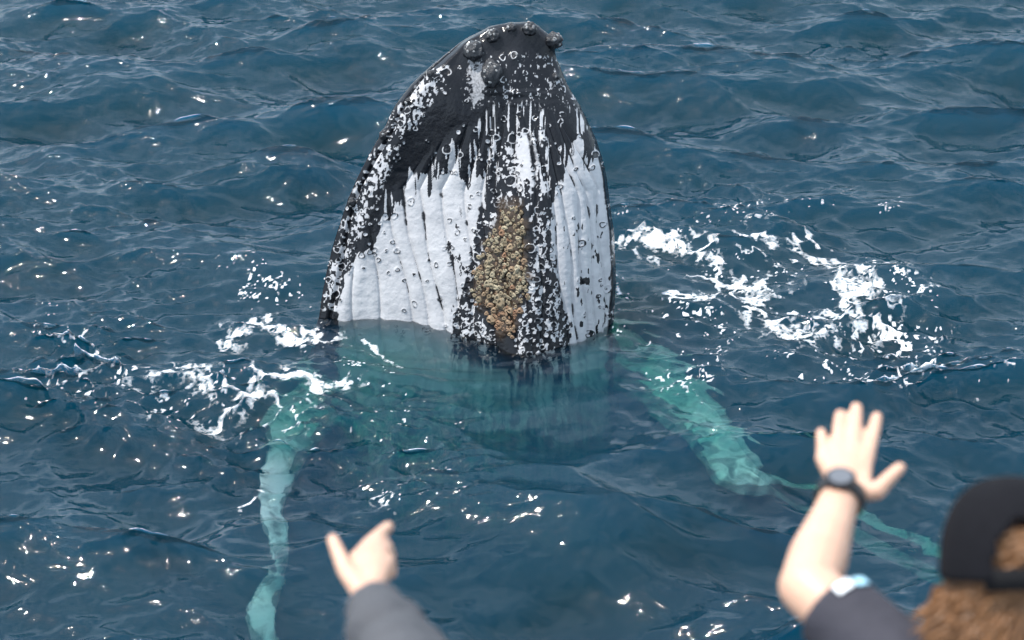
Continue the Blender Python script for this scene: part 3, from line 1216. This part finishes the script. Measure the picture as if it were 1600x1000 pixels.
def head(bm, c, f, up, sc=1.0):
    r_ = f.cross(up).normalized()
    M = Matrix((r_, f, up)).transposed()
    ell(bm, c, (0.074 * sc, 0.092 * sc, 0.108 * sc), M)
    ell(bm, c + M @ Vector((0, 0.028, -0.055)), (0.056, 0.062, 0.062), M)
    seg(bm, c + M @ Vector((0, 0.088, 0.012)), c + M @ Vector((0, 0.104, -0.026)), 0.008, 0.013)
    for s in (-1, 1):
        ell(bm, c + M @ Vector((s * 0.076, -0.006, -0.012)), (0.008, 0.019, 0.03), M, 2)
        seg(bm, c + M @ Vector((s * 0.012, 0.086, 0.03)), c + M @ Vector((s * 0.046, 0.074, 0.03)), 0.009, 0.009)
        ell(bm, c + M @ Vector((s * 0.04, 0.064, -0.03)), (0.022, 0.02, 0.02), M, 2)
    seg(bm, c + M @ Vector((-0.018, 0.084, -0.052)), c + M @ Vector((0.018, 0.084, -0.052)), 0.008, 0.008)
    ell(bm, c + M @ Vector((0, 0.074, -0.092)), (0.022, 0.02, 0.018), M, 2)
    return M


# ---------------- person waving beside the black cap: left arm raised towards the whale
h_c = Dp(1584, 918, 2.25)
f_dir = Vector((0.12, 0.82, -0.56)).normalized()
up_dir = (Vector((-0.10, 0.30, 1.0)) - f_dir * Vector((-0.10, 0.30, 1.0)).dot(f_dir)).normalized()
baseA = Vector((h_c.x + 0.03, h_c.y - 0.10, DECK))
pA = empty('person', baseA)
tag(pA, 'person in black cap and dark t-shirt reaching a bare watch-wearing arm towards the whale', 'person')
bm = bmesh.new()
MA = head(bm, h_c, f_dir, up_dir)
neck0 = h_c - up_dir * 0.09 - f_dir * 0.02
chest = Vector((baseA.x + 0.01, baseA.y - 0.01, h_c.z - 0.40))
neck1 = Vector((baseA.x, baseA.y + 0.0, h_c.z - 0.21))
pelvis = Vector((baseA.x, baseA.y - 0.06, DECK + 0.93))
seg(bm, neck0, neck1, 0.055, 0.062)
shL = Dp(1422, 1058, 2.33)
shR = Vector((2 * neck1.x - shL.x + 0.02, neck1.y - 0.03, shL.z - 0.02))
seg(bm, shL, shR, 0.058, 0.058)
seg(bm, chest, pelvis, 0.135, 0.13)
seg(bm, shL, chest, 0.06, 0.12)
seg(bm, shR, chest, 0.06, 0.12)
elL = Dp(1262, 918, 2.47)
wrL = Dp(1313, 776, 2.66)
seg(bm, shL, elL, 0.052, 0.044)
fm = lerp(elL, wrL, .30)
seg(bm, elL, fm, 0.043, 0.046)
seg(bm, fm, lerp(elL, wrL, .75), 0.046, 0.035)
seg(bm, lerp(elL, wrL, .75), wrL, 0.035, 0.0315)
kn = [Dp(1353, 716, 2.735), Dp(1332, 704, 2.745), Dp(1309, 705, 2.745), Dp(1288, 716, 2.735)]
fing = [[Dp(1361, 688, 2.765), Dp(1366, 668, 2.785), Dp(1370, 652, 2.795)],
        [Dp(1335, 672, 2.775), Dp(1337, 651, 2.795), Dp(1338, 637, 2.81)],
        [Dp(1311, 676, 2.775), Dp(1312, 659, 2.79), Dp(1313, 648, 2.80)],
        [Dp(1285, 698, 2.755), Dp(1284, 684, 2.765), Dp(1283, 676, 2.77)]]
th = [Dp(1348, 768, 2.665), Dp(1370, 768, 2.66), Dp(1388, 748, 2.66), Dp(1406, 731, 2.665)]
hand(bm, Dp(1318, 762, 2.68), kn, fing, th)
# the other arm rests on the rail
elR = Vector((shR.x + 0.10, shR.y + 0.0, shR.z - 0.28))
wrR = Vector((shR.x + 0.02, 1.93, DECK + 1.10))
seg(bm, shR, elR, 0.052, 0.043)
seg(bm, elR, wrR, 0.043, 0.03)
kR = [wrR + Vector((-0.035 + 0.022 * i, 0.075, -0.005)) for i in range(4)]
fR = [[k + Vector((0, 0.035, -0.015)), k + Vector((0, 0.045, -0.04)), k + Vector((0, 0.035, -0.058))] for k in kR]
hand(bm, wrR, kR, fR, [wrR + Vector((-0.03, 0.025, -0.005)), wrR + Vector((-0.055, 0.055, -0.01)), wrR + Vector((-0.06, 0.085, -0.02)), wrR + Vector((-0.058, 0.105, -0.03))])
for s in (-1, 1):
    hip = pelvis + Vector((s * 0.09, 0, -0.04))
    kneep = Vector((hip.x + s * 0.015, hip.y + 0.04, DECK + 0.49))
    ank = Vector((hip.x + s * 0.02, hip.y - 0.0, DECK + 0.09))
    seg(bm, hip, kneep, 0.085, 0.055)
    seg(bm, kneep, ank, 0.055, 0.038)
    seg(bm, ank, ank + Vector((s * .02, 0.15, -0.045)), 0.036, 0.03)
remeshed('body', bm, m_skin_p, pA, 0.0042, 7, baseA)

# t-shirt
bm = bmesh.new()
seg(bm, chest, pelvis + Vector((0, 0, -0.03)), 0.155, 0.152)
seg(bm, shL, shR, 0.068, 0.068)
seg(bm, shL, chest, 0.068, 0.142)
seg(bm, shR, chest, 0.068, 0.142)
seg(bm, neck1 + Vector((0, 0, -0.02)), chest, 0.074, 0.14)
seg(bm, shL, neck1 + Vector((0, 0, 0.03)), 0.066, 0.072)
slv = lerp(shL, elL, 0.74)
seg(bm, shL, slv, 0.066, 0.064, 24, True)
seg(bm, shL, lerp(shL, elL, 0.3), 0.068, 0.066)
slvR = lerp(shR, elR, 0.7)
seg(bm, shR, slvR, 0.066, 0.066, 24, True)
tee = remeshed('t_shirt', bm, m_tee, pA, 0.006, 4, baseA)


def sleeve_patch(name, a, b_, t0, t1, ang0, ang1, r, mat, parent, base):
    ax = (b_ - a).normalized()
    tocam = (Vector(CAMP) - lerp(a, b_, .5)).normalized()
    e1 = (tocam - ax * tocam.dot(ax)).normalized()
    e2 = ax.cross(e1)
    n1, n2 = 10, 8
    P = []
    for i in range(n1):
        for j in range(n2):
            t = t0 + (t1 - t0) * i / (n1 - 1)
            an = ang0 + (ang1 - ang0) * j / (n2 - 1)
            P.append(a + ax * ((b_ - a).length * t) + (e1 * math.cos(an) + e2 * math.sin(an)) * r - base)
    me = mesh_np(name, [tuple(p) for p in P], grid_quads(n1, n2))
    o = obj(name, me, mat, parent)
    sd = o.modifiers.new('thickness', 'SOLIDIFY')
    sd.thickness = 0.002
    return o


sleeve_patch('logo_mark', shL, slv, 0.84, 0.95, 0.35, 0.80, 0.0675, m_logo_w, tee, baseA)
sleeve_patch('logo_mark', shL, slv, 0.82, 0.92, 0.86, 1.25, 0.0680, m_logo_b, tee, baseA)

# trousers and shoes
def trousers(parent, pelvis, base, mat, legs=((-1), (1))):
    bm = bmesh.new()
    seg(bm, pelvis + Vector((-0.05, 0, 0.05)), pelvis + Vector((0.05, 0, 0.05)), 0.14, 0.14)
    for s in (-1, 1):
        hip = pelvis + Vector((s * 0.09, 0, -0.04))
        kneep = Vector((hip.x + s * 0.015, hip.y + 0.04, DECK + 0.49))
        ank = Vector((hip.x + s * 0.02, hip.y - 0.0, DECK + 0.10))
        seg(bm, hip, kneep, 0.098, 0.072)
        seg(bm, kneep, ank, 0.072, 0.06, 14, False)
    remeshed('trousers', bm, mat, parent, 0.009, 4, base)
    for s in (-1, 1):
        ank = Vector((pelvis.x + s * 0.11, pelvis.y, DECK + 0.055))
        bm = bmesh.new()
        seg(bm, ank + Vector((0, -0.03, 0)), ank + Vector((s * .02, 0.19, -0.01)), 0.048, 0.042)
        for v_ in bm.verts:
            v_.co.z = max(v_.co.z, DECK + 0.002)
        me = bm_mesh('shoe', bm)
        me.transform(Matrix.Translation(-Vector(base)))
        obj('shoe', me, m_shoe, parent)


trousers(pA, pelvis, baseA, m_trouser)

# watch
ax = (lerp(elL, wrL, 0.9) - lerp(elL, wrL, 1.1)).normalized()
wc = lerp(elL, wrL, 0.99)
tocam = (Vector(CAMP) - wc).normalized()
e1 = (tocam + Vector((-0.15, 0, 0)) - ax * tocam.dot(ax)).normalized()
e2 = ax.cross(e1).normalized()
watch = empty('watch', (0, 0, 0))
watch.parent = pA
P = []
prof = [(-0.015, 0.0), (-0.013, 0.0045), (0.013, 0.0045), (0.015, 0.0), (0.012, -0.002), (-0.012, -0.002)]
na = 40
for i in range(na):
    a_ = 2 * math.pi * i / na
    for (zz, rr) in prof:
        rad = 0.0345 + rr
        P.append(wc + ax * zz + (e1 * math.cos(a_) * 0.94 + e2 * math.sin(a_) * 1.05) * rad - baseA)
n_p = len(prof)
qd = []
for i in range(na):
    for k in range(n_p):
        i2, k2 = (i + 1) % na, (k + 1) % n_p
        qd.append((i * n_p + k, i2 * n_p + k, i2 * n_p + k2, i * n_p + k2))
obj('watch_strap', mesh_np('watch_strap', [tuple(p) for p in P], qd), m_rubber, watch)


def disc(name, c, n, r, h, mat, parent, bev=0.002, segs=28):
    bm = bmesh.new()
    q_ = n.to_track_quat('Z', 'Y')
    prof = [(r * .9, 0), (r, bev), (r, h - bev), (r - bev, h)]
    rings = [[bm.verts.new(c + q_ @ Vector((pr * math.cos(2 * math.pi * i / segs), pr * math.sin(2 * math.pi * i / segs), pz))) for i in range(segs)] for pr, pz in prof]
    for p, q2 in zip(rings[:-1], rings[1:]):
        for i in range(segs):
            bm.faces.new((p[i], p[(i + 1) % segs], q2[(i + 1) % segs], q2[i]))
    bm.faces.new(rings[-1])
    bm.faces.new(rings[0][::-1])
    return obj(name, bm_mesh(name, bm, False), mat, parent)


disc('watch_case', wc - baseA + e1 * 0.033, e1, 0.0245, 0.012, m_case, watch)
disc('watch_dial', wc - baseA + e1 * 0.0445, e1, 0.0185, 0.0015, m_dial, watch, 0.0004)

# cap
def cap_point(th, ph):
    """th: angle round the crown (0 = front), ph: 0 rim .. 90 top"""
    rx, ry, rz = 0.094, 0.112, 0.130
    k = math.cos(ph) ** 0.8
    seam = 1 - 0.012 * math.exp(-((math.sin(3 * th)) / 0.10) ** 2)
    return Vector((math.sin(th) * rx * k * seam, math.cos(th) * ry * k * seam, math.sin(ph) ** 0.95 * rz if ph > 0 else 0))


capE = empty('cap', (0, 0, 0))
capE.parent = pA
cap_o = h_c + up_dir * 0.018 - f_dir * 0.008 - baseA
nth, nph = 96, 28
P, keepq = [], []
for j in range(nph):
    for i in range(nth):
        P.append(cap_o + MA @ cap_point(2 * math.pi * i / nth, math.pi / 2 * 0.985 * j / (nph - 1)))
for qd_ in grid_quads(nph, nth, True):
    i, j = qd_[0] % nth, qd_[0] // nth
    th_ = 2 * math.pi * (i + .5) / nth - math.pi
    hh = (j + .5) / (nph - 1)
    if (th_ / 0.45) ** 2 + ((hh - 0.02) / 0.38) ** 2 < 1:
        continue
    keepq.append(qd_)
k = len(P)
P.append(cap_o + MA @ Vector((0, 0, 0.1305)))
la = (nph - 1) * nth + np.arange(nth)
ctri = np.stack([la, np.roll(la, -1), np.full(nth, k)], -1)
crown = obj('crown', mesh_np('crown', [tuple(p) for p in P], keepq, True, ctri), m_cap, capE)
sd = crown.modifiers.new('thickness', 'SOLIDIFY')
sd.thickness = 0.003
# strap closing the back opening
P = []
for i in range(16):
    th_ = math.pi - 0.60 + 1.20 * i / 15
    for z_ in (-0.012, 0.018):
        p = cap_point(th_, 0.0)
        p.z = z_
        P.append(cap_o + MA @ (p * 1.012 if False else Vector((p.x * 1.015, p.y * 1.015, z_))))
stp = obj('back_strap', mesh_np('back_strap', [tuple(p) for p in P], grid_quads(16, 2)), m_capstrap, capE)
sd = stp.modifiers.new('thickness', 'SOLIDIFY')
sd.thickness = 0.003
disc('button', cap_o + MA @ Vector((0, 0, 0.126)), up_dir, 0.008, 0.006, m_capstrap, capE)
# brim
P = []
for i in range(24):
    th_ = -1.15 + 2.3 * i / 23
    for j in range(7):
        t = j / 6
        p = Vector((math.sin(th_) * 0.089 * (1 - 0.05 * t), math.cos(th_) * 0.106 + 0.075 * t * math.cos(th_ * 1.2), 0.002 - 0.018 * t - 0.012 * (th_ / 1.15) ** 2 * t))
        P.append(cap_o + MA @ p)
brim = obj('brim', mesh_np('brim', [tuple(p) for p in P], grid_quads(24, 7)), m_cap, capE)
sd = brim.modifiers.new('thickness', 'SOLIDIFY')
sd.thickness = 0.004


# hair: many curls under the cap and through its opening
def curls(name, starts, parent, mat, base, rad=0.0045):
    co, qd = [], []
    ns, na = 16, 5
    for (p0, n0, ln, cr) in starts:
        ph = random.uniform(0, 6.28)
        turns = random.uniform(0.7, 1.7)
        d = (n0 * 0.55 + Vector((random.uniform(-.3, .3), random.uniform(-.3, .3), -1.0))).normalized()
        x_ = d.orthogonal().normalized()
        y_ = d.cross(x_)
        b0 = len(co)
        pts = []
        for i in range(ns):
            t = i / (ns - 1)
            a_ = ph + turns * 6.28 * t
            rr = cr * min(1, t * 4)
            pts.append(p0 + d * ln * t + Vector((0, 0, -0.02 * t * t)) + (x_ * math.cos(a_) + y_ * math.sin(a_)) * rr)
        for i in range(ns):
            tg = (pts[min(i + 1, ns - 1)] - pts[max(i - 1, 0)]).normalized()
            u_ = tg.orthogonal().normalized()
            v_ = tg.cross(u_)
            rw = rad * (1 - 0.6 * (i / (ns - 1)) ** 2)
            for k in range(na):
                a_ = 2 * math.pi * k / na
                co.append(tuple(pts[i] + (u_ * math.cos(a_) + v_ * math.sin(a_)) * rw - base))
        for i in range(ns - 1):
            for k in range(na):
                k2 = (k + 1) % na
                qd.append((b0 + i * na + k, b0 + i * na + k2, b0 + (i + 1) * na + k2, b0 + (i + 1) * na + k))
    return obj(name, mesh_np(name, co, qd), mat, parent)


st = []
for i in range(1300):
    th_ = math.pi + random.uniform(-1.75, 1.75)
    ph = random.uniform(-0.75, 0.05)
    loc = Vector((math.sin(th_) * 0.080 * math.cos(ph), math.cos(th_) * 0.096 * math.cos(ph), 0.11 * math.sin(ph) + 0.012))
    nl = Vector((math.sin(th_), math.cos(th_), 0.15)).normalized()
    st.append((h_c + MA @ loc, MA @ nl, random.uniform(0.03, 0.08), random.uniform(0.002, 0.007)))
for i in range(220):
    th_ = math.pi + random.uniform(-0.5, 0.5)
    loc = Vector((math.sin(th_) * 0.083, math.cos(th_) * 0.100, random.uniform(0.015, 0.085)))
    nl = Vector((math.sin(th_), math.cos(th_), 0.3)).normalized()
    st.append((h_c + MA @ loc, MA @ nl, random.uniform(0.02, 0.04), random.uniform(0.004, 0.008)))
curls('hair', st, pA, m_hair, baseA, 0.0024)

# ---------------- person in the grey jacket, pointing
wrB = Dp(577, 938, 2.56)
elB = Dp(668, 1095, 2.33)
shB = Dp(770, 1290, 2.30)
h_b = Dp(905, 1205, 2.26)
baseB = Vector((h_b.x + 0.02, h_b.y - 0.10, DECK))
pB = empty('person', baseB)
tag(pB, 'person in grey jacket sleeve holding out one open hand towards the whale', 'person')
fB = Vector((-0.2, 0.9, -0.3)).normalized()
uB = (Vector((0, 0.2, 1)) - fB * Vector((0, 0.2, 1)).dot(fB)).normalized()
bm = bmesh.new()
MB = head(bm, h_b, fB, uB)
neckB = Vector((baseB.x, baseB.y, h_b.z - 0.20))
chestB = Vector((baseB.x, baseB.y - 0.02, h_b.z - 0.40))
pelB = Vector((baseB.x, baseB.y - 0.06, DECK + 0.86))
shB2 = Vector((2 * neckB.x - shB.x, neckB.y - 0.02, shB.z))
seg(bm, h_b - uB * 0.09, neckB, 0.052, 0.06)
seg(bm, shB, shB2, 0.055, 0.055)
seg(bm, chestB, pelB, 0.125, 0.125)
seg(bm, shB, chestB, 0.055, 0.11)
seg(bm, shB2, chestB, 0.055, 0.11)
seg(bm, shB, elB, 0.048, 0.042)
seg(bm, elB, wrB, 0.042, 0.029)
# right hand, back towards us, fingers reaching away over the water, thumb out to the side
knB = [Dp(560, 872, 2.66), Dp(576, 864, 2.675), Dp(591, 866, 2.68), Dp(603, 878, 2.675)]
fgB = [[Dp(577, 850, 2.71), Dp(593, 835, 2.745), Dp(607, 823, 2.78)],
       [Dp(590, 849, 2.72), Dp(603, 852, 2.745), Dp(608, 864, 2.735)],
       [Dp(602, 860, 2.72), Dp(609, 868, 2.735), Dp(609, 880, 2.72)],
       [Dp(609, 880, 2.70), Dp(612, 888, 2.71), Dp(611, 897, 2.69)]]
thB = [Dp(560, 918, 2.57), Dp(541, 892, 2.60), Dp(529, 865, 2.62), Dp(520, 843, 2.635)]
hand(bm, Dp(578, 925, 2.575), knB, fgB, thB)
elB2 = Vector((shB2.x + 0.09, shB2.y, shB2.z - 0.26))
wrB2 = Vector((shB2.x + 0.0, 1.93, DECK + 1.10))
seg(bm, shB2, elB2, 0.048, 0.04)
seg(bm, elB2, wrB2, 0.04, 0.029)
kR = [wrB2 + Vector((-0.035 + 0.022 * i, 0.07, -0.005)) for i in range(4)]
fR = [[k + Vector((0, 0.035, -0.015)), k + Vector((0, 0.045, -0.04)), k + Vector((0, 0.035, -0.058))] for k in kR]
hand(bm, wrB2, kR, fR, [wrB2 + Vector((-0.03, 0.025, -0.005)), wrB2 + Vector((-0.055, 0.055, -0.01)), wrB2 + Vector((-0.06, 0.085, -0.02)), wrB2 + Vector((-0.058, 0.105, -0.03))])
for s in (-1, 1):
    hip = pelB + Vector((s * 0.09, 0, -0.04))
    kneep = Vector((hip.x + s * 0.015, hip.y + 0.04, DECK + 0.45))
    ank = Vector((hip.x + s * 0.02, hip.y - 0.0, DECK + 0.09))
    seg(bm, hip, kneep, 0.082, 0.053)
    seg(bm, kneep, ank, 0.053, 0.037)
    seg(bm, ank, ank + Vector((s * .02, 0.15, -0.045)), 0.036, 0.03)
remeshed('body', bm, m_skin_p, pB, 0.0042, 7, baseB)
bm = bmesh.new()
seg(bm, chestB, pelB + Vector((0, 0, -0.06)), 0.16, 0.158)
seg(bm, shB, shB2, 0.075, 0.075)
seg(bm, shB, chestB, 0.075, 0.145)
seg(bm, shB2, chestB, 0.075, 0.145)
seg(bm, neckB + Vector((0, 0, 0.02)), chestB, 0.078, 0.14)
seg(bm, shB, elB, 0.074, 0.068)
cuff = lerp(elB, wrB, 0.93)
seg(bm, elB, lerp(elB, wrB, 0.5), 0.068, 0.058)
seg(bm, lerp(elB, wrB, 0.48), cuff, 0.060, 0.044, 26, True)
seg(bm, lerp(elB, wrB, 0.80), lerp(elB, wrB, 0.955), 0.0475, 0.0445, 26, True)
for t, r_ in ((0.18, 0.070), (0.33, 0.067), (0.62, 0.058)):
    a_ = lerp(elB, wrB, t)
    seg(bm, a_ + Vector((-0.012, 0, 0.01)), a_ + (wrB - elB) * 0.07 + Vector((0.014, 0, 0.0)), r_ * 0.97, r_ * 0.86)
seg(bm, shB2, elB2, 0.072, 0.064)
seg(bm, elB2, lerp(elB2, wrB2, 0.9), 0.064, 0.046, 26, False)
remeshed('jacket', bm, m_jacket, pB, 0.006, 3, baseB)
trousers(pB, pelB, baseB, m_trouser)
st = []
for i in range(500):
    th_ = math.pi + random.uniform(-2.2, 2.2)
    ph = random.uniform(-0.5, 1.5)
    loc = Vector((math.sin(th_) * 0.078 * math.cos(ph), math.cos(th_) * 0.096 * math.cos(ph), 0.112 * math.sin(ph)))
    st.append((h_b + MB @ loc, MB @ loc.normalized(), random.uniform(0.04, 0.07), random.uniform(0.002, 0.004)))
curls('hair', st, pB, simple_mat('dark_brown_hair', (0.05, 0.03, 0.02), 0.5, 0.4, 40), baseB)

# ================================================================== THE BOAT (below and behind the frame)
m_hull = simple_mat('white_hull_paint', (0.74, 0.75, 0.76), 0.35, 0.06, 3)
m_deck = simple_mat('grey_deck_paint', (0.30, 0.32, 0.33), 0.8, 0.15, 10)
m_steel = simple_mat('rail_steel', (0.55, 0.56, 0.57), 0.3, metallic=0.9)
boat = empty('tour_boat', (0, -1.5, 0))
tag(boat, 'white tour boat with steel railings that carries the two reaching people', 'boat')


def box(name, lo, hi, mat, parent, base, bev=0.03):
    bm = bmesh.new()
    bmesh.ops.create_cube(bm, size=1)
    for v_ in bm.verts:
        v_.co = Vector([(lo[k] + hi[k]) / 2 + v_.co[k] * (hi[k] - lo[k]) for k in range(3)]) - Vector(base)
    if bev:
        bmesh.ops.bevel(bm, geom=bm.edges[:], offset=bev, segments=2, affect='EDGES')
    return obj(name, bm_mesh(name, bm, False), mat, parent)


bb = (0, -1.5, 0)
# hull with a raked bow
bm = bmesh.new()
sect = []
for x_, hw, keelz in ((-8.5, 2.6, -0.6), (-4, 3.4, -0.8), (2, 3.5, -0.8), (6, 2.7, -0.7), (9.0, 1.2, -0.4), (10.6, 0.06, 0.3)):
    yc = -1.42
    ring = [(x_, yc + hw, DECK - 0.08), (x_, yc + hw * .97, 1.6), (x_, yc + hw * 0.82, 0.2), (x_, yc, keelz), (x_, yc - hw * 0.82, 0.2), (x_, yc - hw * .97, 1.6), (x_, yc - hw, DECK - 0.08)]
    sect.append([bm.verts.new(Vector(p) - Vector(bb)) for p in ring])
for p, q_ in zip(sect[:-1], sect[1:]):
    for i in range(6):
        bm.faces.new((p[i], p[i + 1], q_[i + 1], q_[i]))
    bm.faces.new((p[6], p[0], q_[0], q_[6]))
bm.faces.new(sect[0])
bm.faces.new(sect[-1][::-1])
obj('hull', bm_mesh('hull', bm, False), m_hull, boat)
box('deck', (-8.0, -4.0, DECK - 0.07), (5.2, 2.06, DECK), m_deck, boat, bb, 0)
box('cabin', (-7.5, -3.4, DECK + 0.004), (3.0, 0.25, 4.72), m_hull, boat, bb, 0.05)
box('upper_deck', (-7.7, -3.6, 4.724), (3.2, 0.30, 4.80), m_deck, boat, bb, 0.02)


def tube(name, a, b_, r, mat, parent, base):
    bm = bmesh.new()
    seg(bm, Vector(a) - Vector(base), Vector(b_) - Vector(base), r, r, 12)
    return obj(name, bm_mesh(name, bm), mat, parent)


for z_ in (DECK + 0.35, DECK + 0.70, DECK + 1.04):
    tube('rail', (-6, 1.98, z_), (5, 1.98, z_), 0.02, m_steel, boat, bb)
for i in range(9):
    x_ = -6 + 11 * i / 8
    tube('rail_post', (x_, 1.98, DECK), (x_, 1.98, DECK + 1.02), 0.018, m_steel, boat, bb)
